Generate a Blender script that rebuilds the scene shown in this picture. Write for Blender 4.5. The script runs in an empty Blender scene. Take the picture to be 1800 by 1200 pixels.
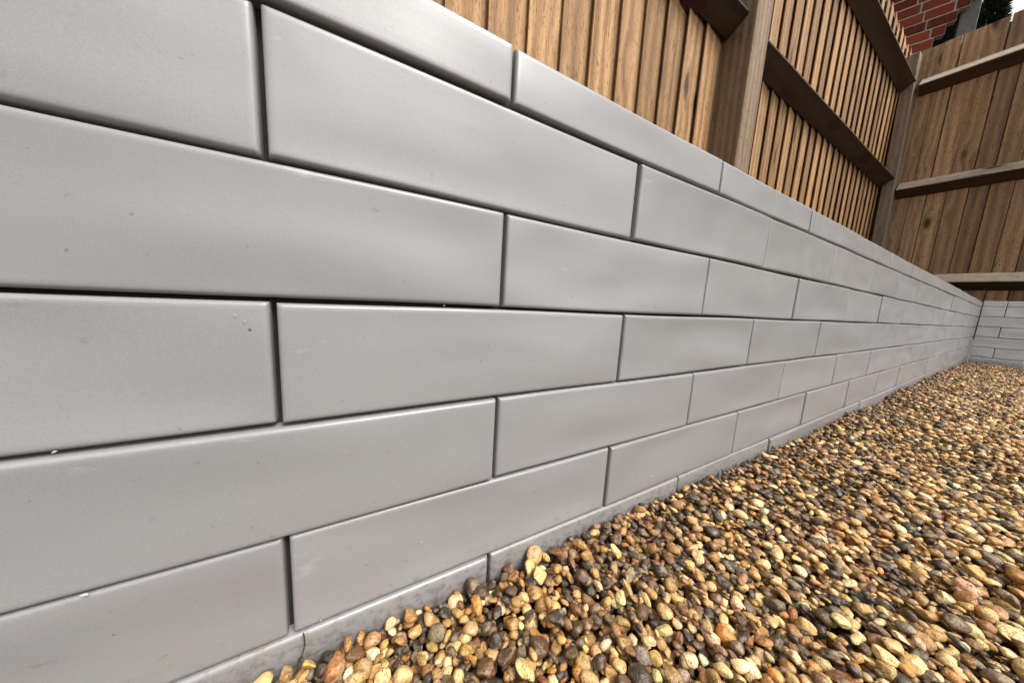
import bpy, bmesh, math, random
import numpy as np
from mathutils import Matrix, Vector

random.seed(7)
rng = np.random.default_rng(11)
U = 0.065                       # metres per wall course; everything below is laid out in courses
SC = bpy.context.scene
COL = SC.collection

# ------------------------------------------------------------------ camera
F, CX, CY, CZ = 519.696, 2.857, -1.494, -0.905
RX, RY, RZ = 1.4329, -0.0548, 1.0569
cam_d = bpy.data.cameras.new('camera')
cam_d.sensor_width = 36.0
cam_d.lens = 36.0 * F / 1800.0
cam_d.clip_start = 0.01
cam_d.clip_end = 2000.0
cam = bpy.data.objects.new('camera', cam_d)
COL.objects.link(cam)
rot = Matrix.Rotation(RZ, 3, 'Z') @ Matrix.Rotation(RY, 3, 'Y') @ Matrix.Rotation(RX, 3, 'X')
cam.matrix_world = Matrix.Translation((CX * U, CY * U, CZ * U)) @ rot.to_4x4()
SC.camera = cam

# ------------------------------------------------------------------ sky, sun, exposure
SUN_EL, SUN_ROT = math.radians(52), math.radians(72)
w = bpy.data.worlds.new('World')
SC.world = w
w.use_nodes = True
nt = w.node_tree
nt.nodes.clear()
sky = nt.nodes.new('ShaderNodeTexSky')
sky.sky_type = 'NISHITA'
sky.sun_disc = False
sky.sun_elevation = SUN_EL
sky.sun_rotation = SUN_ROT
sky.air_density = 1.0
sky.dust_density = 4.0
sky.ozone_density = 1.0
hs = nt.nodes.new('ShaderNodeHueSaturation')
hs.inputs['Saturation'].default_value = 0.03
bg = nt.nodes.new('ShaderNodeBackground')
bg.inputs['Strength'].default_value = 0.15
wo = nt.nodes.new('ShaderNodeOutputWorld')
nt.links.new(sky.outputs[0], hs.inputs['Color'])
nt.links.new(hs.outputs[0], bg.inputs['Color'])
nt.links.new(bg.outputs[0], wo.inputs['Surface'])

sd = bpy.data.lights.new('sun', 'SUN')
sd.energy = 2.1
sd.angle = math.radians(24)
sd.color = (1.0, 0.955, 0.89)
so = bpy.data.objects.new('sun', sd)
COL.objects.link(so)
sdir = Vector((math.sin(SUN_ROT) * math.cos(SUN_EL), math.cos(SUN_ROT) * math.cos(SUN_EL), math.sin(SUN_EL)))
so.rotation_euler = sdir.to_track_quat('Z', 'Y').to_euler()

vs = SC.view_settings
vs.view_transform = 'Standard'
vs.look = 'None'
vs.exposure = 1.0
vs.gamma = 1.0
vs.use_curve_mapping = False

# ------------------------------------------------------------------ helpers
def link(o, parent=None):
    COL.objects.link(o)
    if parent is not None:
        o.parent = parent
    return o

def tag(o, label=None, cat=None, group=None, kind=None):
    if label: o['label'] = label
    if cat: o['category'] = cat
    if group: o['group'] = group
    if kind: o['kind'] = kind
    return o

def empty(name, loc=(0, 0, 0)):
    o = bpy.data.objects.new(name, None)
    o.empty_display_size = 0.05
    o.location = Vector(loc) * U
    return link(o)

def mesh_np(name, V, Fq, mat=None, smooth=False):
    """V in courses; Fq list/array of faces"""
    me = bpy.data.meshes.new(name)
    me.from_pydata([tuple(v) for v in (np.asarray(V, float) * U)], [], [tuple(int(i) for i in f) for f in Fq])
    if mat: me.materials.append(mat)
    if smooth:
        me.polygons.foreach_set('use_smooth', np.ones(len(me.polygons), bool))
    me.update()
    return me

def mobj(name, me, loc=(0, 0, 0), rotz=None, parent=None, m3=None):
    o = bpy.data.objects.new(name, me)
    o.location = Vector(loc) * U
    if rotz is not None: o.rotation_euler = (0, 0, rotz)
    if m3 is not None:
        o.rotation_euler = m3.to_euler()
    return link(o, parent)

def box_mesh(name, sx, sy, sz, mat, bevel=0.0, seg=1, wob=0.0, cuts=0):
    """box with base centre at the origin, height along z"""
    bm = bmesh.new()
    bmesh.ops.create_cube(bm, size=1)
    for v in bm.verts:
        v.co.x *= sx; v.co.y *= sy; v.co.z = (v.co.z + 0.5) * sz
    if cuts:
        es = [e for e in bm.edges if abs(e.verts[0].co.z - e.verts[1].co.z) > sz * 0.5]
        bmesh.ops.subdivide_edges(bm, edges=es, cuts=cuts, use_grid_fill=True)
        r = random.Random(name)
        ph = [r.uniform(0, 6.28) for _ in range(4)]
        for v in bm.verts:
            t = v.co.z / sz
            v.co.x += wob * math.sin(t * 5 + ph[0] + (v.co.y > 0) * 0.6)
            v.co.y += wob * math.sin(t * 4 + ph[1] + (v.co.x > 0) * 0.4)
    if bevel > 0:
        es = [e for e in bm.edges if e.calc_length() > 0 and len(e.link_faces) == 2 and e.calc_face_angle(0) > 0.5]
        bmesh.ops.bevel(bm, geom=es, offset=bevel, segments=seg, profile=0.5, affect='EDGES')
    for v in bm.verts: v.co *= U
    me = bpy.data.meshes.new(name)
    bm.to_mesh(me); bm.free()
    if mat: me.materials.append(mat)
    return me

class NT:
    """tiny node-graph helper"""
    def __init__(s, name):
        s.m = bpy.data.materials.new(name); s.m.use_nodes = True
        s.t = s.m.node_tree; s.t.nodes.clear()
        s.out = s.n('ShaderNodeOutputMaterial'); s.b = s.n('ShaderNodeBsdfPrincipled')
        s.l(s.b.outputs[0], s.out.inputs['Surface'])
    def n(s, t, **k):
        o = s.t.nodes.new(t)
        for a, v in k.items(): setattr(o, a, v)
        return o
    def l(s, a, b): s.t.links.new(a, b)
    def put(s, sock, v):
        if isinstance(v, bpy.types.NodeSocket): s.l(v, sock)
        else: sock.default_value = v
    def math(s, op, a, b=0.0, clamp=False):
        o = s.n('ShaderNodeMath', operation=op, use_clamp=clamp)
        s.put(o.inputs[0], a); s.put(o.inputs[1], b); return o.outputs[0]
    def vmath(s, op, a, b):
        o = s.n('ShaderNodeVectorMath', operation=op)
        s.put(o.inputs[0], a); s.put(o.inputs[1], b); return o.outputs[0]
    def noise(s, vec, scale, detail=3, rough=0.55, out=0, dist=0.0):
        o = s.n('ShaderNodeTexNoise'); s.put(o.inputs['Vector'], vec)
        o.inputs['Scale'].default_value = scale; o.inputs['Detail'].default_value = detail
        o.inputs['Roughness'].default_value = rough; o.inputs['Distortion'].default_value = dist
        return o.outputs[out]
    def ramp(s, f, stops, interp='LINEAR'):
        o = s.n('ShaderNodeValToRGB'); s.put(o.inputs[0], f)
        cr = o.color_ramp; cr.interpolation = interp
        while len(cr.elements) < len(stops): cr.elements.new(0.5)
        for e, (p, c) in zip(cr.elements, stops):
            e.position = p; e.color = (*c, 1) if len(c) == 3 else c
        return o.outputs[0]
    def mix(s, f, a, b, bt='MIX'):
        o = s.n('ShaderNodeMix', data_type='RGBA', blend_type=bt)
        s.put(o.inputs[0], f)
        s.put(o.inputs[6], a if isinstance(a, bpy.types.NodeSocket) else (*a, 1))
        s.put(o.inputs[7], b if isinstance(b, bpy.types.NodeSocket) else (*b, 1))
        return o.outputs[2]
    def maprange(s, v, a, b, c=0.0, d=1.0):
        o = s.n('ShaderNodeMapRange'); s.put(o.inputs[0], v)
        for i, q in enumerate((a, b, c, d)): o.inputs[i + 1].default_value = q
        return o.outputs[0]
    def bump(s, h, strength, dist, prev=None):
        o = s.n('ShaderNodeBump'); s.put(o.inputs['Height'], h)
        o.inputs['Strength'].default_value = strength; o.inputs['Distance'].default_value = dist
        if prev is not None: s.l(prev, o.inputs['Normal'])
        return o.outputs[0]
    def mapping(s, vec, sc):
        o = s.n('ShaderNodeMapping'); s.put(o.inputs['Vector'], vec); o.inputs['Scale'].default_value = sc
        return o.outputs[0]

# ------------------------------------------------------------------ materials
def mat_block():
    g = NT('grey_masonry_paint')
    tc = g.n('ShaderNodeTexCoord'); oi = g.n('ShaderNodeObjectInfo')
    vm = g.n('ShaderNodeVectorMath', operation='SCALE'); vm.inputs[0].default_value = (13.7, 5.1, 9.3)
    g.l(oi.outputs['Random'], vm.inputs['Scale'])
    v = g.vmath('ADD', tc.outputs['Object'], vm.outputs[0])
    geo = g.n('ShaderNodeNewGeometry')
    pos = geo.outputs['Position']
    base = g.ramp(oi.outputs['Random'], [(0, (0.190, 0.1875, 0.187)), (1, (0.217, 0.2145, 0.214))])
    mott = g.noise(v, 9, 4, 0.6)
    base = g.mix(g.maprange(mott, 0.3, 0.7, 0, 0.12), base, (0.195, 0.191, 0.189))
    # fine paint grain
    gr = g.noise(v, 520, 3, 0.7)
    base = g.mix(g.maprange(gr, 0.32, 0.68, 0.0, 0.26), base, (0.18, 0.177, 0.175))
    g9 = g.noise(v, 1500, 1, 0.5)
    base = g.mix(g.maprange(g9, 0.3, 0.7, 0.0, 0.30), base, (0.13, 0.128, 0.127))
    sc = g.noise(g.mapping(v, (1, .35, 1)), 34, 6, 0.75)
    base = g.mix(g.maprange(sc, 0.64, 0.72, 0, 0.35), base, (0.36, 0.355, 0.35))
    # dark specks: sparse voronoi dots
    vo = g.n('ShaderNodeTexVoronoi'); g.put(vo.inputs['Vector'], v); vo.inputs['Scale'].default_value = 62
    dot = g.math('LESS_THAN', vo.outputs['Distance'], g.maprange(g.noise(v, 300, 2), 0.3, 0.7, 0.01, 0.06))
    sep = g.n('ShaderNodeSeparateColor'); g.l(vo.outputs['Color'], sep.inputs[0])
    sel = g.math('GREATER_THAN', sep.outputs[0], 0.86)
    spk = g.math('MULTIPLY', dot, sel)
    base = g.mix(g.math('MULTIPLY', spk, 0.85), base, (0.06, 0.058, 0.056))
    vo2 = g.n('ShaderNodeTexVoronoi'); g.put(vo2.inputs['Vector'], v); vo2.inputs['Scale'].default_value = 170
    sep2 = g.n('ShaderNodeSeparateColor'); g.l(vo2.outputs['Color'], sep2.inputs[0])
    spk2 = g.math('MULTIPLY', g.math('LESS_THAN', vo2.outputs['Distance'], 0.10), g.math('GREATER_THAN', sep2.outputs[1], 0.93))
    base = g.mix(g.math('MULTIPLY', spk2, 0.6), base, (0.10, 0.095, 0.09))
    # mud smears and splash near the gravel
    sp = g.n('ShaderNodeSeparateXYZ'); g.l(pos, sp.inputs[0])
    low = g.maprange(sp.outputs[2], -4.4 * U, -2.2 * U, 1, 0)
    sm = g.noise(g.mapping(pos, (1, 1, 2.2)), 26, 6, 0.7)
    smf = g.math('MULTIPLY', g.maprange(sm, 0.52, 0.66), g.math('POWER', low, 1.6))
    base = g.mix(g.math('MULTIPLY', smf, 0.5), base, (0.20, 0.145, 0.10))
    cr = g.noise(g.mapping(pos, (1, 1, 2.5)), 60, 5, 0.7)
    crf = g.math('MULTIPLY', g.maprange(cr, 0.655, 0.70), low)
    base = g.mix(g.math('MULTIPLY', crf, 0.7), base, (0.13, 0.075, 0.045))
    tide = g.maprange(sp.outputs[2], -4.42 * U, -3.75 * U, 1, 0)
    tn = g.noise(g.mapping(pos, (1, 1, 1.5)), 130, 6, 0.75)
    base = g.mix(g.math('MULTIPLY', g.maprange(g.math('ADD', tn, g.math('MULTIPLY', tide, 0.22)), 0.62, 0.80), 0.75), base, (0.085, 0.058, 0.036))
    g.l(base, g.b.inputs['Base Color'])
    g.put(g.b.inputs['Roughness'], g.maprange(g.noise(v, 40, 3), 0.3, 0.7, 0.30, 0.40))
    g.b.inputs['Specular IOR Level'].default_value = 0.5
    h1 = g.noise(g.mapping(v, (1, 0.45, 1.0)), 15, 1.0, 0.5)
    b1 = g.bump(h1, 0.5, 0.012)
    h2 = g.noise(v, 420, 3, 0.6)
    b2 = g.bump(h2, 0.035, 0.0010, b1)
    b3 = g.bump(g.math('ADD', spk, spk2), 0.5, -0.0006, b2)
    g.l(b3, g.b.inputs['Normal'])
    return g.m

def mat_wood(name, light, mid, dark, knot=(0.03, 0.016, 0.009), grey=0.0, ring=1.0, rough=0.75, hue_var=0.6):
    """grain runs along the object's own z"""
    g = NT(name)
    tc = g.n('ShaderNodeTexCoord'); oi = g.n('ShaderNodeObjectInfo')
    vm = g.n('ShaderNodeVectorMath', operation='SCALE'); vm.inputs[0].default_value = (7.7, 3.9, 31.0)
    g.l(oi.outputs['Random'], vm.inputs['Scale'])
    v = g.vmath('ADD', tc.outputs['Object'], vm.outputs[0])
    # knots: sparse voronoi cells, stretched along the grain
    kv = g.mapping(v, (9.0, 9.0, 3.6))
    vo = g.n('ShaderNodeTexVoronoi'); g.l(kv, vo.inputs['Vector']); vo.inputs['Scale'].default_value = 1.0
    sep = g.n('ShaderNodeSeparateColor'); g.l(vo.outputs['Color'], sep.inputs[0])
    has = g.math('GREATER_THAN', sep.outputs[0], 0.5)
    near = g.math('MULTIPLY', g.maprange(vo.outputs['Distance'], 0.0, 0.42, 1, 0), has)
    # growth-ring lines bend round the knots
    warp = g.noise(g.mapping(v, (6, 6, 1.1)), 1.0, 2, 0.5)
    d = g.math('ADD', g.math('MULTIPLY', warp, 0.8), g.math('MULTIPLY', near, 0.55))
    sx = g.n('ShaderNodeSeparateXYZ'); g.l(v, sx.inputs[0])
    lin = g.math('ADD', g.math('MULTIPLY', g.math('ADD', sx.outputs[0], sx.outputs[1]), 62.0 * ring), g.math('MULTIPLY', d, 5.0))
    wv = g.math('SINE', g.math('MULTIPLY', lin, 2.2))
    wv = g.maprange(wv, -1, 1, 0, 1)
    fib = g.noise(g.mapping(v, (420, 420, 9)), 1.0, 4, 0.65)
    wide = g.noise(g.mapping(v, (30, 30, 1.6)), 1.0, 3, 0.55)
    f = g.math('ADD', g.math('ADD', g.math('MULTIPLY', wv, 0.20), g.math('MULTIPLY', fib, 0.62)), g.math('MULTIPLY', wide, 0.48))
    c = g.ramp(f, [(0.30, dark), (0.60, mid), (0.95, light)])
    hue = g.ramp(oi.outputs['Random'], [(0, (1 - .34 * hue_var, 1 - .40 * hue_var, 1 - .46 * hue_var)), (0.5, (1.0, 0.97, 0.93)), (1, (1 + .27 * hue_var, 1 + .22 * hue_var, 1 + .16 * hue_var))])
    c = g.mix(1.0, c, hue, 'MULTIPLY')
    if grey:
        gn = g.noise(g.mapping(v, (18, 18, 3)), 1.0, 4, 0.6)
        c = g.mix(g.math('MULTIPLY', g.maprange(gn, 0.3, 0.65), grey), c, (0.23, 0.20, 0.165))
    kc = g.math('MULTIPLY', g.maprange(vo.outputs['Distance'], 0.09, 0.20, 1, 0), has)
    c = g.mix(g.math('MULTIPLY', g.math('POWER', near, 2.0), 0.55), c, g.mix(1.0, c, (0.45, 0.38, 0.32), 'MULTIPLY'))
    c = g.mix(g.math('MULTIPLY', kc, 0.9, True), c, knot)
    # saw-mark flecks and dirt nicks
    fl = g.noise(g.mapping(v, (300, 300, 60)), 1.0, 2, 0.5)
    c = g.mix(g.math('MULTIPLY', g.maprange(fl, 0.59, 0.67), 0.8), c, (0.06, 0.035, 0.02))
    st = g.noise(g.mapping(v, (60, 60, 14)), 1.0, 4, 0.7)
    c = g.mix(g.math('MULTIPLY', g.maprange(st, 0.58, 0.72), 0.75), c, (0.055, 0.03, 0.016))
    g.l(c, g.b.inputs['Base Color'])
    g.b.inputs['Roughness'].default_value = rough
    g.b.inputs['Specular IOR Level'].default_value = 0.25
    hh = g.math('ADD', g.math('MULTIPLY', fib, 0.7), g.math('MULTIPLY', wv, 0.5))
    g.l(g.bump(hh, 0.55, 0.0012), g.b.inputs['Normal'])
    return g.m

def mat_plain(name, col, rough=0.8, var=0.25, scale=30, bump=0.3, spec=0.3, bd=0.002):
    g = NT(name)
    tc = g.n('ShaderNodeTexCoord')
    n = g.noise(tc.outputs['Object'], scale, 5, 0.6)
    c = g.mix(g.maprange(n, 0.3, 0.7), tuple(x * (1 - var) for x in col), tuple(min(1, x * (1 + var)) for x in col))
    g.l(c, g.b.inputs['Base Color'])
    g.b.inputs['Roughness'].default_value = rough
    g.b.inputs['Specular IOR Level'].default_value = spec
    g.l(g.bump(g.noise(tc.outputs['Object'], scale * 6, 4, 0.6), bump, bd), g.b.inputs['Normal'])
    return g.m

def mat_pebble(name, attr):
    g = NT(name)
    tc = g.n('ShaderNodeTexCoord')
    if attr:
        a = g.n('ShaderNodeAttribute'); a.attribute_name = 'stone_colour'; col = a.outputs['Color']
    else:
        a = g.n('ShaderNodeObjectInfo'); col = a.outputs['Color']
    geo = g.n('ShaderNodeNewGeometry'); v = geo.outputs['Position']
    n1 = g.noise(v, 260, 4, 0.65)
    c = g.mix(g.maprange(n1, 0.38, 0.66, 0, 0.72), col, g.mix(0.8, col, (0.07, 0.04, 0.02)), 'MIX')
    n2 = g.noise(v, 150, 3, 0.6)
    c = g.mix(g.maprange(n2, 0.5, 0.66, 0, 0.6), c, g.mix(0.4, col, (0.66, 0.54, 0.36)))
    vo = g.n('ShaderNodeTexVoronoi'); g.put(vo.inputs['Vector'], v); vo.inputs['Scale'].default_value = 700
    pit = g.math('MULTIPLY', g.math('LESS_THAN', vo.outputs['Distance'], 0.28), g.maprange(g.noise(v, 110, 2), 0.44, 0.54))
    c = g.mix(g.math('MULTIPLY', pit, 0.75), c, (0.03, 0.02, 0.014))
    g.l(c, g.b.inputs['Base Color'])
    g.put(g.b.inputs['Roughness'], g.maprange(n2, 0.3, 0.7, 0.26, 0.55))
    g.b.inputs['Specular IOR Level'].default_value = 0.45
    g.l(g.bump(g.math('SUBTRACT', n1, g.math('MULTIPLY', pit, 0.8)), 0.8, 0.0022), g.b.inputs['Normal'])
    return g.m

def mat_brick():
    g = NT('red_brick')
    tc = g.n('ShaderNodeTexCoord'); oi = g.n('ShaderNodeObjectInfo')
    vm = g.n('ShaderNodeVectorMath', operation='SCALE'); vm.inputs[0].default_value = (3.3, 7.1, 5.9)
    g.l(oi.outputs['Random'], vm.inputs['Scale'])
    v = g.vmath('ADD', tc.outputs['Object'], vm.outputs[0])
    c = g.ramp(oi.outputs['Random'], [(0, (0.060, 0.011, 0.008)), (0.4, (0.105, 0.017, 0.011)), (0.75, (0.16, 0.034, 0.015)), (1, (0.075, 0.016, 0.013))])
    n = g.noise(v, 40, 5, 0.7)
    c = g.mix(g.maprange(n, 0.5, 0.75, 0, 0.6), c, (0.13, 0.045, 0.025))
    n2 = g.noise(v, 22, 4, 0.6)
    c = g.mix(g.maprange(n2, 0.55, 0.72, 0, 0.6), c, (0.035, 0.012, 0.010))
    g.l(c, g.b.inputs['Base Color'])
    g.b.inputs['Roughness'].default_value = 0.95
    g.b.inputs['Specular IOR Level'].default_value = 0.1
    g.l(g.bump(n, 0.5, 0.003), g.b.inputs['Normal'])
    return g.m

M_BLOCK = mat_block()
M_CORE = mat_plain('joint_shade_core', (0.025, 0.024, 0.023), 0.95, bump=0.1)  # near-black colour stands in for shade in the open joints
M_SOIL = mat_plain('dark_soil', (0.045, 0.03, 0.02), 0.95, 0.4, 50, 0.8, 0.2, 0.006)
M_BED = mat_plain('gravel_fines', (0.05, 0.034, 0.021), 0.95, 0.5, 200, 0.8, 0.2, 0.004)
M_GROUND = mat_plain('earth', (0.09, 0.075, 0.05), 0.95, 0.4, 3, 0.5, 0.2, 0.01)
M_BOARD = mat_wood('fence_timber', (0.40, 0.252, 0.124), (0.215, 0.122, 0.055), (0.046, 0.023, 0.010), hue_var=1.0)
M_BOARD_B = mat_wood('fence_timber_brown', (0.46, 0.30, 0.165), (0.245, 0.150, 0.076), (0.058, 0.031, 0.015), grey=0.25, hue_var=1.1)
M_POST = mat_wood('post_timber', (0.22, 0.152, 0.09), (0.118, 0.076, 0.043), (0.038, 0.021, 0.011), grey=0.2, ring=1.6)
M_POST_G = mat_wood('weathered_post_timber', (0.22, 0.172, 0.13), (0.13, 0.098, 0.072), (0.05, 0.035, 0.023), grey=0.35, ring=1.2)
M_RAIL = mat_wood('rail_timber', (0.085, 0.048, 0.023), (0.045, 0.024, 0.011), (0.018, 0.0095, 0.005), ring=1.3)  # dark brown includes the shade of the rail undersides
M_RAIL_LIT = mat_wood('sky_lit_rail_timber', (0.58, 0.52, 0.44), (0.40, 0.345, 0.28), (0.12, 0.085, 0.06), grey=0.15, ring=1.2)  # same rails, sky light on the upper slopes painted as pale timber
M_MORTAR = mat_plain('lime_mortar', (0.27, 0.235, 0.195), 0.95, 0.25, 60, 0.5)
M_BRICK = mat_brick()
M_GREYB = mat_plain('grey_render', (0.085, 0.083, 0.08), 0.8, 0.2, 40, 0.3)
M_BLACK = mat_plain('recess_shade_black', (0.006, 0.0055, 0.0055), 0.9, 0.2, 40, 0.1, 0.1)  # shade of the house recess put in as colour
M_TILE = mat_plain('dark_roof_tile', (0.06, 0.045, 0.04), 0.85, 0.3, 20, 0.3)
M_RED = mat_plain('red_paint', (0.045, 0.004, 0.003), 0.6, 0.3, 120, 0.2)
M_PEB = mat_pebble('pebble_stone', False)
M_GRAV = mat_pebble('gravel_stone', True)
M_FLAKE = mat_plain('pale_paint', (0.38, 0.375, 0.37), 0.6, 0.1)
M_STALK = mat_plain('dry_stalk', (0.03, 0.02, 0.014), 0.8, 0.2)
M_LEAF = mat_plain('dark_needles', (0.010, 0.012, 0.008), 0.9, 0.4, 5, 0.0)
M_BARK = mat_plain('bark', (0.06, 0.045, 0.035), 0.95, 0.4, 12, 0.6)

# ------------------------------------------------------------------ ground sheets
def sheet(name, x0, x1, y0, y1, z, mat, nx=1, ny=1, zf=None):
    xs = np.linspace(x0, x1, nx + 1); ys = np.linspace(y0, y1, ny + 1)
    V = [(x, y, zf(x, y) if zf else z) for y in ys for x in xs]
    Fq = [(j * (nx + 1) + i, j * (nx + 1) + i + 1, (j + 1) * (nx + 1) + i + 1, (j + 1) * (nx + 1) + i) for j in range(ny) for i in range(nx)]
    return mobj(name, mesh_np(name, V, Fq, mat, True))

tag(sheet('ground', -9000, 9000, -9000, 9000, -6.2, M_GROUND), kind='structure')

def gz(x, y):
    """level of the gravel base under the stones"""
    z = -4.66 + 0.05 * math.sin(0.9 * y + 1.0) + 0.04 * math.sin(1.7 * x + 0.6 * y)
    z += 0.13 * math.exp(-((y + 2.0) / 1.3) ** 2) * math.exp(-max(x, 0) / 1.2)
    z += 0.10 * math.exp(-((y - 4.2) / 2.2) ** 2) * math.exp(-x / 1.5)
    t = min(max((y - 26) / 28.0, 0), 1)
    return z - 0.28 * t * t
gravel_bed = tag(sheet('gravel_bed', -0.4, 40, -40, 54.6, 0, M_BED, 40, 94, gz), kind='structure')

# ------------------------------------------------------------------ painted block walls
L = 3.927           # block length in courses
R_EDGE = 0.036
def block_mesh(name, ln, ht, dep, seed):
    """block: rounded, slightly wavy front face towards +x, length along y, base at z=0; front plane at x=0"""
    r = np.random.default_rng(seed)
    gy, gz_ = 0.022, 0.016
    y0, y1, z0, z1 = gy, ln - gy, gz_, ht - gz_
    e = R_EDGE * np.array([0, .08, .3, .62, 1.0, 1.7])
    ys = np.unique(np.concatenate([y0 + e, y1 - e, np.linspace(y0 + .25, y1 - .25, 15)]))
    zs = np.unique(np.concatenate([z0 + e, z1 - e, np.linspace(z0 + .16, z1 - .16, 6)]))
    Y, Z = np.meshgrid(ys, zs)
    dy = np.minimum(Y - y0, y1 - Y); dz = np.minimum(Z - z0, z1 - Z)
    def rd(d):
        q = np.clip(1 - d / R_EDGE, 0, 1); return R_EDGE * (1 - np.sqrt(np.maximum(0, 1 - q * q)))
    X = -np.hypot(rd(dy), rd(dz))
    # gentle waves of the moulded face, dying out at the edges
    fade = np.clip(dy / .25, 0, 1) * np.clip(dz / .2, 0, 1)
    wv = np.zeros_like(X)
    for _ in range(5):
        ky, kz = r.normal(0, .75), r.normal(0, 3.4)
        wv += r.normal(0, .0055) * np.sin(ky * Y + kz * Z + r.uniform(0, 6.28))
    X = X + (wv * fade - 0.008 * fade * np.cos((Z - ht / 2) * 3.2)) * (1.15 if ht > .8 else .3)
    X = X - 0.006 * fade * np.exp(-((Y - ln / 2) / .13) ** 2)      # faint seam where two mould halves meet
    # slightly uneven arris
    Z = Z + 0.006 * np.sin(1.3 * Y + r.uniform(0, 6)) * (np.abs(Z - ht / 2) > ht / 2 - .08)
    ny, nz = len(ys), len(zs)
    V = [(X[j, i], Y[j, i], Z[j, i]) for j in range(nz) for i in range(ny)]
    Fq = [(j * ny + i, j * ny + i + 1, (j + 1) * ny + i + 1, (j + 1) * ny + i) for j in range(nz - 1) for i in range(ny - 1)]
    ring = [i for i in range(ny)] + [j * ny + ny - 1 for j in range(1, nz)] + [(nz - 1) * ny + i for i in range(ny - 2, -1, -1)] + [j * ny for j in range(nz - 2, 0, -1)]
    b0 = len(V)
    for k in ring: V.append((-dep, V[k][1], V[k][2]))
    n = len(ring)
    for k in range(n):
        a, b = ring[k], ring[(k + 1) % n]
        Fq.append((b, a, b0 + k, b0 + (k + 1) % n))
    Fq.append(tuple(b0 + k for k in range(n)))
    me = mesh_np(name, V, Fq, M_BLOCK, True)
    return me

DEP = 1.5
HC = 0.54
block_variants = [block_mesh('block_%d' % i, L, 1.0, DEP, 30 + i) for i in range(7)]
coping_variants = [block_mesh('coping_%d' % i, L, HC, DEP + .05, 80 + i) for i in range(4)]
cut_cache = {}
def get_block(ln, ht, i):
    if abs(ln - L) < 1e-6:
        return block_variants[i % 7] if ht > .8 else coping_variants[i % 4]
    k = (round(ln, 3), round(ht, 3))
    if k not in cut_cache:
        cut_cache[k] = block_mesh('cut_block', ln, ht, DEP, 300 + len(cut_cache))
    return cut_cache[k]

Y_END = 54.3
wall = empty('retaining_wall', (-0.8, 20, -5.0))
tag(wall, kind='thing'); tag(wall, 'long grey painted retaining wall of staggered blocks running along the gravel on the left', 'wall', 'grey painted block walls')
core = mobj('wall_core', box_mesh('wall_core', 1.3, Y_END + 21, 6.0, M_CORE), (-0.05 - .65 - .09, (Y_END - 21) / 2 + .05, -4.95))
core.parent = wall; core.matrix_parent_inverse = Matrix.Translation(-wall.location)

def put_block(me, loc, parent, name, rz=0.0, rrx=0.0, rrz=0.0):
    o = bpy.data.objects.new(name, me)
    o.location = Vector(loc) * U - parent.location
    o.rotation_euler = (rrx, 0, rz + rrz)
    COL.objects.link(o); o.parent = parent
    return o

r_ = random.Random(5)
def lay(parent, line, ht, zrow, cap):
    """one course of the long wall; zrow = underside"""
    phase = 0.0 if line % 2 == 0 else 0.5
    k = -5
    i = r_.randrange(99)
    while True:
        y = (phase + k) * L; y2 = y + L
        k += 1
        if y > Y_END - 0.3: break
        ln = L
        if y2 > Y_END: ln = Y_END - y
        prot = r_.uniform(-.013, .013) + (0.006 if cap else 0)
        me = get_block(ln, ht, i + k)
        put_block(me, (prot, y, zrow + r_.uniform(-.004, .004)), parent, 'coping_block' if cap else 'block', 0, 0, r_.uniform(-.004, .004))
for line in range(0, 7):
    if line == 0: lay(wall, 0, HC, 1.0, True)
    else: lay(wall, line, 1.0, 1.0 - line, False)

# far wall, square to the first: blocks face -y
wall2 = empty('retaining_wall', (12, 55.1, -5.0))
tag(wall2, kind='thing'); tag(wall2, 'short pale grey block wall closing the far end of the gravel below the back fence', 'wall', 'grey painted block walls')
mobj('wall_core', box_mesh('wall_core', 42, 1.3, 6.0, M_CORE), (0, 0, 0)).parent = wall2
wall2.children[0].location = (Vector((20.0, Y_END + .74, -4.95)) * U) - wall2.location
rows2 = [(1.10, 0.585, 0.5, True), (0.09, 1.0, 0.5, False), (-0.91, 1.0, 0.0, False), (-1.93, 1.0, .5, False), (-2.945, 1.0, 0.0, False), (-3.95, 1.0, .5, False), (-4.96, 1.0, 0.0, False)]
for z0, ht, ph, cap in rows2:
    i = r_.randrange(99)
    # joints at x = 1.30 + k L (odd rows) or 3.0 + k L
    j0 = 1.30 if ph == .5 else 2.95
    x = j0 - L
    k = 0
    while x < 38:
        xa = max(x, 0.02); ln = x + L - xa
        if ln > .3:
            me = get_block(ln, ht if not cap else HC, i + k)
            put_block(me, (xa, Y_END + r_.uniform(-.02, .02), z0 + r_.uniform(-.004, .004)), wall2, 'coping_block' if cap else 'block', -math.pi / 2)
            wall2.children[-1].location = (Vector((xa, Y_END + r_.uniform(-.02, .02), z0)) * U) - wall2.location
        x += L; k += 1
# fix orientation of the far wall: +y of a block must run along +x and its face towards -y
for o in wall2.children:
    if 'block' in o.name:
        o.rotation_euler = (0, 0, -math.pi / 2)

M_PALE = M_BLOCK.copy(); M_PALE.name = 'lit_masonry_paint'  # block paint brightened to stand in for light on the far wall
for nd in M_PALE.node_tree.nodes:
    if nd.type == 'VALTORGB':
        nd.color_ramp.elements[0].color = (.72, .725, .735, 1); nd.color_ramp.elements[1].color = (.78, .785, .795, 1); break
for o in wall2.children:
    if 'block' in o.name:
        o.material_slots[0].link = 'OBJECT'; o.material_slots[0].material = M_PALE

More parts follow.
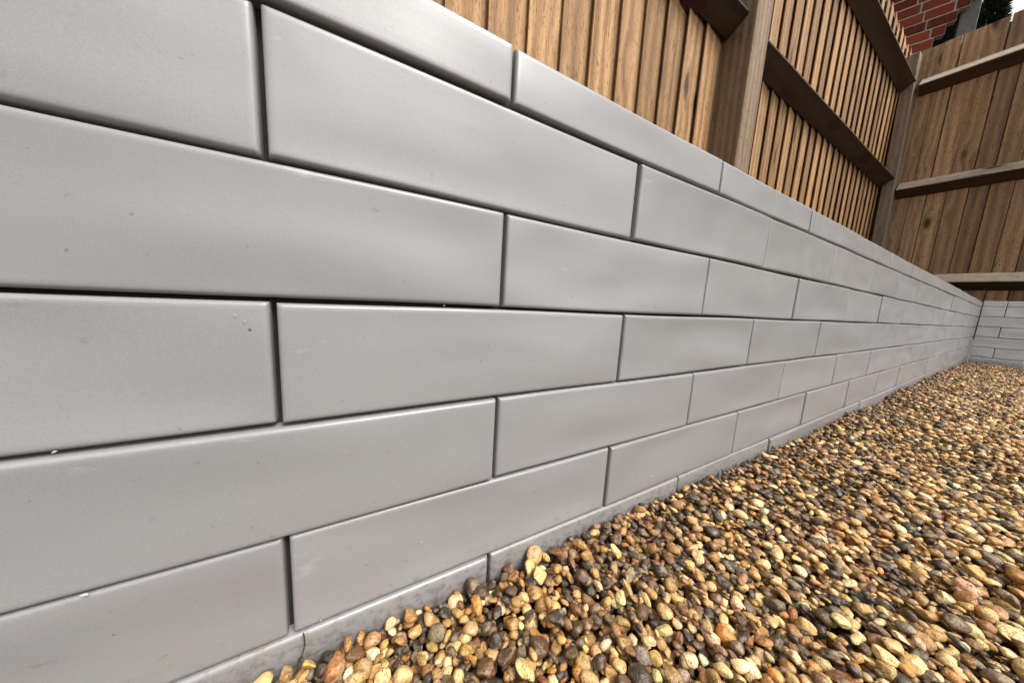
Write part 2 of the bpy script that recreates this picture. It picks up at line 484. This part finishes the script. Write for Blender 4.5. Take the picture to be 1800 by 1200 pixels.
# raised planting bed between wall and fences
tag(sheet('planting_bed', -12, -1.4, -22, 62, 0.7, M_SOIL, 20, 80, lambda x, y: 0.7 + .12 * math.sin(3 * x + y) + .1 * math.sin(2.1 * y)), kind='structure')
tag(sheet('planting_bed', -1.3, 40, Y_END + 1.5, 62, 0.7, M_SOIL, 40, 8, lambda x, y: 0.7 + .12 * math.sin(3 * x + y) + .1 * math.sin(2.1 * y)), kind='structure')

# ------------------------------------------------------------------ timber fences
def wedge_board(name, wd, t0, t1, h, mat, seed, lip=0.0):
    """board, front face at x=0 (towards +x), width along y (0..wd), grain along z, thickness t0 at y=0, t1 further on;
    its far strip (lip) lies under the neighbour and meets the neighbour's back"""
    r = random.Random(seed)
    nz = 7
    V = []; Fq = []
    a1, a2, p1, p2 = r.uniform(.005, .02), r.uniform(.005, .03), r.uniform(0, 6), r.uniform(0, 6)
    for k in range(nz):
        z = h * k / (nz - 1)
        bow = a1 * math.sin(k * .9 + p1); cup = a2 * math.sin(k * .7 + p2)
        V += [(bow, cup, z), (bow - .01, wd - .28 + cup, z), (bow + lip, wd + cup, z), (bow + lip - t1, wd + cup, z), (bow - t1, wd - .28 + cup, z), (bow - t0, cup, z)]
    for k in range(nz - 1):
        for j in range(6):
            a, b = k * 6 + j, k * 6 + (j + 1) % 6
            Fq.append((a, b, b + 6, a + 6))
    Fq.append((5, 4, 3, 2, 1, 0)); q = (nz - 1) * 6; Fq.append(tuple(q + j for j in range(6)))
    return mesh_np(name, V, Fq, mat)

def arris_rail(name, ln, r, zl, zt, mat, mat_top=None):
    """triangular rail, length along local z, back on local x=0, apex at x=r; local y = height (zl below the apex .. zt above)"""
    n = max(2, int(ln / 3))
    V = []; Fq = []
    for k in range(n + 1):
        z = ln * k / n
        s = .02 * math.sin(k * 1.3)
        b = .07
        V += [(0, -zl + s, z), (r - b, -b * zl / r + s, z), (r - b, b * zt / r + s, z), (0, zt + s, z)]
    for k in range(n):
        for j in range(4):
            a, c = k * 4 + j, k * 4 + (j + 1) % 4
            Fq.append((a, c, c + 4, a + 4))
    Fq.append((3, 2, 1, 0)); q = n * 4; Fq.append((q, q + 1, q + 2, q + 3))
    me = mesh_np(name, V, Fq, mat)
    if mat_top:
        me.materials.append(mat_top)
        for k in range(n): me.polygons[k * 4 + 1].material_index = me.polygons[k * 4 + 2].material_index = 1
    return me

def part(name, me, loc, parent, m3=None):
    o = bpy.data.objects.new(name, me)
    o.location = Vector(loc) * U - parent.location
    if m3 is not None: o.rotation_euler = m3.to_euler()
    COL.objects.link(o); o.parent = parent
    return o

XB = -9.2            # front plane of the left fence boards
ZB, ZT = -2.0, 31.6
fence = empty('timber_fence', (XB, 20, -2.0))
tag(fence, 'brown timber fence of overlapping upright boards and dark rails behind the long grey wall', 'fence', 'timber fences')
bv = [wedge_board('fence_board_%d' % i, 2.5, .07, .14, ZT - ZB, M_BOARD, 40 + i, .115) for i in range(8)]
rb = random.Random(3)
y = -14.0
bays = []
# near bay up to the post, far bay beyond it; spacing read off the photo
yy = []
k = -9
while True:
    yv = 3.62 + 1.735 * k
    if yv > 18.6: break
    yy.append((yv, 1.735)); k += 1
yv = 21.75
far = []
while yv < 58.4:
    far.append((yv, 1.585)); yv += 1.585
for yv, sp in yy + far:
    me = bv[rb.randrange(8)]
    o = part('fence_board', me, (XB + rb.uniform(-.02, .02), yv + rb.uniform(-.04, .04), ZB + rb.uniform(-.25, .25)), fence)
    o.scale = (1, (sp + .90) / 2.5, 1)
    o.rotation_euler = (rb.uniform(-.002, .002), 0, .113 + rb.uniform(-.010, .010))
P0, P1 = 19.72, 21.42
post_me = box_mesh('fence_post', 1.95, P1 - P0, 34.2, M_POST, .05, 1, .015, 6)
post = part('fence_post', post_me, (-7.66 - .975, (P0 + P1) / 2, -2.0), fence)
post['label'] = 'thick square post with rough sawn front'
m_y = Matrix(((1, 0, 0), (0, 0, 1), (0, 1, 0)))       # local y -> world z, local z -> world y (reflected below)
def rail_y(name, y0, y1, z, r, zl, zt, mat, parent):
    me = arris_rail(name, y1 - y0, r, zl, zt, mat)
    # local (x, y, z) -> world (x, z', y'): rotate about x by -90deg: y->-z ; so flip local y first
    me.transform(Matrix(((1, 0, 0, 0), (0, -1, 0, 0), (0, 0, 1, 0), (0, 0, 0, 1))))
    me.flip_normals()
    o = bpy.data.objects.new(name, me)
    o.location = Vector((XB + .02, y0, z)) * U - parent.location
    o.rotation_euler = (-math.pi / 2, 0, 0)
    COL.objects.link(o); o.parent = parent
    return o
for z in (4.6, 16.4, 27.1):
    rail_y('fence_rail', -14, P0 + .1, z + .3, 1.15, .80, .8, M_RAIL, fence)
    rail_y('fence_rail', P1 - .1, 57.35, z - .05, 1.15, .8, .8, M_RAIL, fence)
# red painted spot on the near end of the rail
def disc(name, rad, th, mat, n=14):
    V = [(rad * math.cos(i * 2 * math.pi / n) * (1 + .1 * math.sin(i * 2.3)), rad * .8 * math.sin(i * 2 * math.pi / n), t) for t in (0, th) for i in range(n)]
    Fq = [tuple(range(n - 1, -1, -1)), tuple(range(n, 2 * n))] + [(i, (i + 1) % n, n + (i + 1) % n, n + i) for i in range(n)]
    return mesh_np(name, V, Fq, mat)

nrm = Vector((.80, 0, -1.15)).normalized()
spot = mobj('red_paint_mark', disc('red_paint_mark', .85, .015, M_RED))
rail0 = [c for c in fence.children if c.name.startswith('fence_rail')][2]
spot.parent = rail0
wl = Vector((-9.02, 15.75, 16.015)) * U + nrm * .0004
bpy.context.view_layer.update()
spot.matrix_basis = rail0.matrix_world.inverted() @ (Matrix.Translation(wl) @ nrm.to_track_quat('Z', 'Y').to_matrix().to_4x4())

# back fence along x, boards face -y
YB = 58.5
fence2 = empty('timber_fence', (0, YB, -2.0))
tag(fence2, 'knotty timber fence with three pale topped rails across the far end', 'fence', 'timber fences')
ZT2 = 30.75
bw = [wedge_board('wide_board_%d' % i, 1.36, .24, .28, ZT2 - ZB, M_BOARD_B, 140 + i, 0.0) for i in range(9)]
bk2 = wedge_board('back_board', 1.27, .2, .2, ZT2 - ZB - .2, M_BOARD_B, 77)
joints = [-9.4, -8.05, -6.75, -5.55, -4.18, -2.78, -1.56, -0.18, 1.12]
while joints[-1] < 36: joints.append(joints[-1] + rb.uniform(1.2, 1.4))
for a, b in zip(joints[:-1], joints[1:]):
    me = bw[rb.randrange(9)]
    o = part('fence_board', me, (a, YB + rb.uniform(-.02, .02), ZB + rb.uniform(-.06, .06)), fence2)
    o.rotation_euler = (rb.uniform(-.0025, .0025), 0, -math.pi / 2 + rb.uniform(-.05, .05))
    o.scale = (1, (b - a - .075) / 1.36, 1)
    part('backing_board', bk2, (a + .72, YB + .40, ZB + rb.uniform(-.5, -.2)), fence2).rotation_euler = (0, 0, -math.pi / 2)
cp = part('fence_post', box_mesh('corner_post', 1.02, 1.3, 32.2, M_POST_G, .05, 1, .035, 7), (-8.30, 57.15 + .65, -2.0), fence2)
cp['label'] = 'narrow weathered grey corner post'
cp.rotation_euler = (0, -.012, 0)
def rail_x(name, x0, x1, z, r, zl, zt, mat, parent, slope=0.0):
    me = arris_rail(name, x1 - x0, r, zl, zt, mat, M_RAIL_LIT)
    o = bpy.data.objects.new(name, me)
    # local x(apex) -> -y ; local z(length) -> -x ; local y(height) -> z
    m = Matrix(((0, 0, -1), (-1, 0, 0), (0, 1, 0)))
    o.location = Vector((x1, YB - .02, z - slope * (x1 - x0))) * U - parent.location
    o.rotation_euler = (Matrix.Rotation(slope, 3, 'Y') @ m).to_euler()
    COL.objects.link(o); o.parent = parent
    return o
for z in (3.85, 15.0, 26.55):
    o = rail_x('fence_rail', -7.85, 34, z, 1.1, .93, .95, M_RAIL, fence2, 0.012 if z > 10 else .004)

# ------------------------------------------------------------------ brick house beyond the fences
house = empty('brick_house', (-14, 70, -6))
tag(house, 'red brick gable corner stepping out under a dark eave above the fence corner', 'house')
TH = math.radians(18)
hd = Vector((math.cos(TH), math.sin(TH), 0)); hn = Vector((math.sin(TH), -math.cos(TH), 0))   # along the wall, outward (towards the camera)
H0 = Vector((-10.8, 66.0, 38.48))
def hpart(name, me, s, d, z):
    """s along the wall, d outward, z height"""
    p = H0 + hd * s + hn * d
    o = bpy.data.objects.new(name, me)
    o.location = Vector((p.x, p.y, z)) * U - house.location
    o.rotation_euler = (0, 0, TH)
    COL.objects.link(o); o.parent = house
    return o
COURSE, BL, BH = 1.22, 2.42, 1.08
brick_me = [box_mesh('brick_%d' % i, BL - .16, 1.0, BH - .06, M_BRICK, .03, 1) for i in range(3)]
half_me = box_mesh('half_brick', BL / 2 - .16, 1.0, BH - .06, M_BRICK, .03, 1)
Z_REF = 37.52
row_ends = {-3: 1.0, -2: 1.85, -1: 2.65, 0: 3.35, 1: 4.2, 2: 5.0, 3: 5.8, 4: 6.5, 5: 7.2, 6: 7.9}
HOUSE_ROWS = range(-6, 8)
for r in HOUSE_ROWS:
    z = Z_REF + r * COURSE
    end = row_ends.get(r, row_ends[-3] if r < -3 else row_ends[6] + .8)
    s = end
    first = True
    while s > -13:
        if first and r % 2: ln, me = BL / 2, half_me
        else: ln, me = BL, brick_me[rb.randrange(3)]
        first = False
        hpart('brick', me, s - ln / 2, rb.uniform(-.03, .03) - .5, z)
        s -= ln
for r in HOUSE_ROWS:
    end = row_ends.get(r, row_ends[-3] if r < -3 else row_ends[6] + .8)
    hpart('mortar', box_mesh('mortar', end + 13, .85, COURSE, M_MORTAR), (end - 13) / 2 - .05, -.075 - .425, Z_REF + r * COURSE - .08)
hpart('mortar', box_mesh('inner_wall', 13, .8, 34, M_MORTAR), -6.3, -.6, -4)
# near-black wall painting in the shade under the corbels, grey pier, roof
hpart('side_wall', box_mesh('side_wall', 7, 1.0, 70, M_BLACK), 1.4, -3.4, -6.0)
hpart('gable_board', box_mesh('gable_board', 1.45, .9, 60, M_GREYB, .05, 1), 4.42, -1.5, -6)
hpart('roof', box_mesh('roof', 26, 9, 2, M_TILE), -5, -3.2, 47.5)

# ------------------------------------------------------------------ tree beyond the house
def conifer(loc, h, rad, seed):
    t = empty('conifer_tree', loc)
    tag(t, 'dark evergreen tree rising against the white sky above the back fence', 'tree')
    r = random.Random(seed); rr = np.random.default_rng(seed)
    n = 10; V = []; Fq = []
    for k in range(9):
        z = h * k / 8; q = rad * .16 * (1 - .9 * k / 8)
        V += [(q * math.cos(i * 2 * math.pi / n), q * math.sin(i * 2 * math.pi / n), z) for i in range(n)]
    Fq = [(k * n + i, k * n + (i + 1) % n, (k + 1) * n + (i + 1) % n, (k + 1) * n + i) for k in range(8) for i in range(n)]
    o = mobj('trunk', mesh_np('trunk', V, Fq, M_BARK, True)); o.parent = t
    N = 42000
    zz = h * (.12 + .88 * rr.random(N) ** .9); prof = rad * np.clip((1 - zz / h) * 2.2, 0.02, 1) * (.86 + .22 * np.sin(zz * .12) * np.sin(zz * .05 + 1))
    th = rr.random(N) * 6.283; q = prof * np.sqrt(.05 + .95 * rr.random(N)) * (1 + .14 * np.sin(th * 5 + zz * .1))
    P = np.stack([q * np.cos(th), q * np.sin(th), zz], 1)
    d1 = np.stack([np.cos(th), np.sin(th), rr.normal(.3, .4, N)], 1); d1 /= np.linalg.norm(d1, axis=1)[:, None]
    d2 = np.cross(d1, rr.normal(size=(N, 3))); d2 /= np.linalg.norm(d2, axis=1)[:, None]
    s1 = (rad * .10 * rr.uniform(.5, 1.5, N))[:, None]; s2 = s1 * .33
    VV = np.stack([P - d2 * s2, P + d1 * s1, P + d2 * s2, P - d1 * s1 * .4], 1).reshape(-1, 3)
    FF = np.arange(N * 4).reshape(N, 4)
    o = mobj('crown', mesh_np('crown', VV, FF, M_LEAF)); o.parent = t
    return t
conifer((-63, 560, -6), 400, 21, 4)

# ------------------------------------------------------------------ gravel
def ico(sub):
    bm = bmesh.new(); bmesh.ops.create_icosphere(bm, subdivisions=sub, radius=1.0)
    bm.verts.ensure_lookup_table()
    V = np.array([v.co[:] for v in bm.verts]); T = np.array([[v.index for v in f.verts] for f in bm.faces]); bm.free()
    return V, T
ICO = {s: ico(s) for s in (1, 2, 3)}
NPROTO = 16
def proto_shape(i, V):
    r = np.random.default_rng(500 + i)
    D = V / np.linalg.norm(V, axis=1)[:, None]
    rad = np.ones(len(D))
    for _ in range(7):
        k = r.normal(0, 1.7, 3); rad += r.normal(0, .055) * np.sin(D @ k + r.uniform(0, 6.28))
    P = D * rad[:, None]
    ncut = r.integers(1, 4) if i % 2 else r.integers(5, 9)
    for _ in range(ncut):                       # chipped facets
        nrm = r.normal(size=3); nrm /= np.linalg.norm(nrm); dd = r.uniform(.48, .82)
        s = P @ nrm; ex = np.maximum(s - dd, 0)
        P = P - nrm[None] * ex[:, None] * .92
    P *= np.array([1.0, r.uniform(.68, .92), r.uniform(.40, .74)])[None]
    if i % 5 == 0: P *= np.array([1.15, .8, .8])[None]
    return P / np.abs(P).max()
PROTO = {s: [proto_shape(i, ICO[s][0]) for i in range(NPROTO)] for s in (1, 2, 3)}

def rand_rot(r, flat):
    a = r.uniform(0, 6.283); ax = r.normal(0, flat); ay = r.normal(0, flat)
    return np.array(Matrix.Rotation(a, 3, 'Z') @ Matrix.Rotation(ax, 3, 'X') @ Matrix.Rotation(ay, 3, 'Y'))

PAL = [((0.42, 0.265, 0.105), 27), ((0.56, 0.40, 0.20), 21), ((0.29, 0.155, 0.052), 19), ((0.14, 0.066, 0.025), 14),
       ((0.024, 0.019, 0.016), 20), ((0.66, 0.53, 0.33), 9), ((0.38, 0.175, 0.035), 5), ((0.17, 0.135, 0.10), 5), ((0.74, 0.67, 0.53), 2), ((0.07, 0.041, 0.022), 14)]
pal_c = np.array([c for c, _ in PAL]); pal_p = np.array([q for _, q in PAL], float); pal_p /= pal_p.sum()

GX0, GX1, GY0, GY1, CELL = 0.0, 4.6, -3.6, 54.2, 0.024
nx, ny = int((GX1 - GX0) / CELL), int((GY1 - GY0) / CELL)
xg = GX0 + (np.arange(nx) + .5) * CELL; yg = GY0 + (np.arange(ny) + .5) * CELL
Hm = np.array([[gz(x, y) for x in xg[::8]] for y in yg[::8]]).repeat(8, 0).repeat(8, 1)[:ny, :nx].copy()
if Hm.shape != (ny, nx):
    Hm = np.pad(Hm, ((0, ny - Hm.shape[0]), (0, nx - Hm.shape[1])), 'edge')
def drop(x, y, a, zt):
    """lowest rest height of a stone of radius a, half thickness zt"""
    n = max(1, int(a * .8 / CELL))
    i = int((x - GX0) / CELL); j = int((y - GY0) / CELL)
    i0, i1, j0, j1 = max(i - n, 0), min(i + n + 1, nx), max(j - n, 0), min(j + n + 1, ny)
    X = (xg[i0:i1] - x)[None] / a; Y = (yg[j0:j1] - y)[:, None] / a
    c = zt * np.sqrt(np.clip(1 - X * X - Y * Y, 0, 1))
    z = (Hm[j0:j1, i0:i1] + c).max()
    return z, (i0, i1, j0, j1), c
stones = []
def throw(n, ybias, size):
    for _ in range(n):
        a = min(max(size * rng.lognormal(0, .33), .026), .10)
        zt = a * rng.uniform(.5, .72)
        best = None
        for _k in range(4):
            y = GY0 + .1 + (GY1 - GY0 - .2) * rng.random() ** ybias
            x = rng.uniform(GX0 + a * .8, GX1 - .05)
            q = drop(x, y, a, zt)
            if best is None or q[0] - gz(x, y) < best[0] - gz(best[3], best[4]): best = (*q, x, y)
        z, (i0, i1, j0, j1), c, x, y = best
        z -= .25 * zt
        top = np.where(c > 0, z + c, -99)
        Hm[j0:j1, i0:i1] = np.maximum(Hm[j0:j1, i0:i1], top)
        stones.append((x, y, z, a, zt))
throw(52000, 1.0, .056)
throw(28000, 2.2, .052)
S = np.array(stones)
NST = len(S)
cam_p = np.array([CX, CY, CZ])
Rm = np.array(rot)
dcam = (S[:, :3] - cam_p) @ Rm
uu = 900 + F * dcam[:, 0] / -dcam[:, 2]; vv = 600 - F * dcam[:, 1] / -dcam[:, 2]
inview = (dcam[:, 2] < 0) & (uu > -20) & (uu < 1820) & (vv < 1225)
# stones still showing: nothing above their crown
ii = np.clip(((S[:, 0] - GX0) / CELL).astype(int), 0, nx - 1); jj = np.clip(((S[:, 1] - GY0) / CELL).astype(int), 0, ny - 1)
shows = Hm[jj, ii] <= S[:, 2] + S[:, 4] + .012
exposed = Hm[jj, ii] < S[:, 2] + S[:, 4] + .17
appar = np.where(inview & shows, S[:, 3] / np.maximum(-dcam[:, 2], .1), 0)
order = np.argsort(-appar)
single = set(order[:300].tolist())
cidx = rng.choice(len(PAL), NST, p=pal_p)
# darker stones picked in patches and along the wall foot
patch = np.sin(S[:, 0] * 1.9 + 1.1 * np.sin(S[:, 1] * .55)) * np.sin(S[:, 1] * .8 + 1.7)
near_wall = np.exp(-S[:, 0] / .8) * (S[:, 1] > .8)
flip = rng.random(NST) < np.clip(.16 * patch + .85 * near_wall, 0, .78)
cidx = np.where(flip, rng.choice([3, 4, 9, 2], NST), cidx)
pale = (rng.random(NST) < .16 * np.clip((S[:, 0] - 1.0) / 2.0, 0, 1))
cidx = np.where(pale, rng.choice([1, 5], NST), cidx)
cidx = np.where((cidx == 8) & (S[:, 3] > .065), 1, cidx)
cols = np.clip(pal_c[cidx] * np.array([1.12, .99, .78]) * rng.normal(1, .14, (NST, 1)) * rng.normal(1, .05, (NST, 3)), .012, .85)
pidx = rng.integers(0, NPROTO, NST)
peb_me = []
for i in range(NPROTO):
    me = bpy.data.meshes.new('pebble_%d' % i)
    me.from_pydata([tuple(v) for v in PROTO[3][i]], [], [tuple(int(q) for q in t) for t in ICO[3][1]])
    me.polygons.foreach_set('use_smooth', np.ones(len(me.polygons), bool)); me.materials.append(M_PEB)
    peb_me.append(me)
acc = []; vo = 0
AV, AT, AC = [], [], []
for k in range(NST):
    x, y, z, a, zt = S[k]
    flat = .22 if y > 2.0 else .34
    Rk = rand_rot(rng, flat)
    if k in single:
        o = bpy.data.objects.new('pebble', peb_me[pidx[k]])
        o.matrix_world = Matrix.Translation(Vector((x, y, z)) * U) @ Matrix(Rk.tolist()).to_4x4() @ Matrix.Scale(a * 1.12 * U, 4)
        o.color = (*cols[k], 1)
        COL.objects.link(o)
        loc = o.matrix_world.copy(); o.parent = gravel_bed; o.matrix_basis = loc
        continue
    if not exposed[k]: continue
    lod = 2 if y < 11 else 1
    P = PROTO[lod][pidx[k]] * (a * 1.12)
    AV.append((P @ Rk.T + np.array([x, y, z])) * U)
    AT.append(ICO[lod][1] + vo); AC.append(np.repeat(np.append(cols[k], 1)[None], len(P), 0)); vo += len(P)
AV = np.concatenate(AV); AT = np.concatenate(AT); AC = np.concatenate(AC)
me = bpy.data.meshes.new('gravel')
me.vertices.add(len(AV)); me.vertices.foreach_set('co', AV.ravel())
me.loops.add(AT.size); me.loops.foreach_set('vertex_index', AT.ravel().astype(np.int32))
me.polygons.add(len(AT)); me.polygons.foreach_set('loop_start', np.arange(0, AT.size, 3, dtype=np.int32))
me.polygons.foreach_set('loop_total', np.full(len(AT), 3, np.int32))
me.polygons.foreach_set('use_smooth', np.ones(len(AT), bool))
ca = me.color_attributes.new('stone_colour', 'FLOAT_COLOR', 'POINT'); ca.data.foreach_set('color', AC.ravel().astype(np.float32))
me.materials.append(M_GRAV); me.update(calc_edges=True)
go = link(bpy.data.objects.new('gravel', me)); go.parent = gravel_bed
tag(go, kind='stuff')
print('gravel', NST, 'tris', len(AT), 'mean top', [round(float(np.mean(Hm[int((yy_ - GY0) / CELL), :40])), 2) for yy_ in (-1, 0, 4, 8, 20, 40)])

# thin dry stalk caught at the foot of the wall
def tube(name, pts, rad, mat, n=5):
    V = []; Fq = []
    for p in pts:
        V += [(p[0] + rad * math.cos(6.2832 * i / n), p[1] + rad * math.sin(6.2832 * i / n), p[2]) for i in range(n)]
    for k in range(len(pts) - 1):
        for i in range(n):
            Fq.append((k * n + i, k * n + (i + 1) % n, (k + 1) * n + (i + 1) % n, (k + 1) * n + i))
    Fq.append(tuple(range(n - 1, -1, -1))); Fq.append(tuple((len(pts) - 1) * n + i for i in range(n)))
    return mesh_np(name, V, Fq, mat, True)
st = [(0.1, -1.90, -4.40), (.07, -1.925, -4.32), (0.05, -1.915, -4.24), (.035, -1.88, -4.17), (0.03, -1.86, -4.10), (.025, -1.862, -4.03), (.02, -1.868, -3.98)]
tag(mobj('dry_stalk', tube('dry_stalk', st, .006, M_STALK)), 'hair thin dark stalk standing against the foot of the grey wall', 'stalk')

# loose flakes and crumbs of pale paint on the block edges and faces
def crumb(seed):
    V, T = ICO[1]
    r = np.random.default_rng(seed)
    P = V * (1 + r.normal(0, .25, (len(V), 1))) * np.array([.35, 1.0, .55])
    return mesh_np('paint_flake', P, T, M_FLAKE)
fl_me = [crumb(i) for i in range(4)]
for i, (fy, fz, sz) in enumerate([(-3.032, -3.0, .035), (-3.06, -1.98, .02), (-2.128, -1.158, .014), (-2.176, -1.117, .014), (3.391, -2.65, .03),
                              (3.075, -3.764, .03), (-.829, -3.483, .014), (-1.15, -3.984, .014), (2.054, -2.7, .02), (2.126, -2.603, .02), (-1.735, -3.934, .014), (-.643, -.99, .014)]):
    o = bpy.data.objects.new('paint_flake', fl_me[i % 4])
    o.location = Vector((0.012, fy, fz)) * U - wall.location
    o.rotation_euler = (r_.uniform(-.6, .6), 0, 0); o.scale = (sz * .55, sz * .62, sz * .5)
    COL.objects.link(o); o.parent = wall
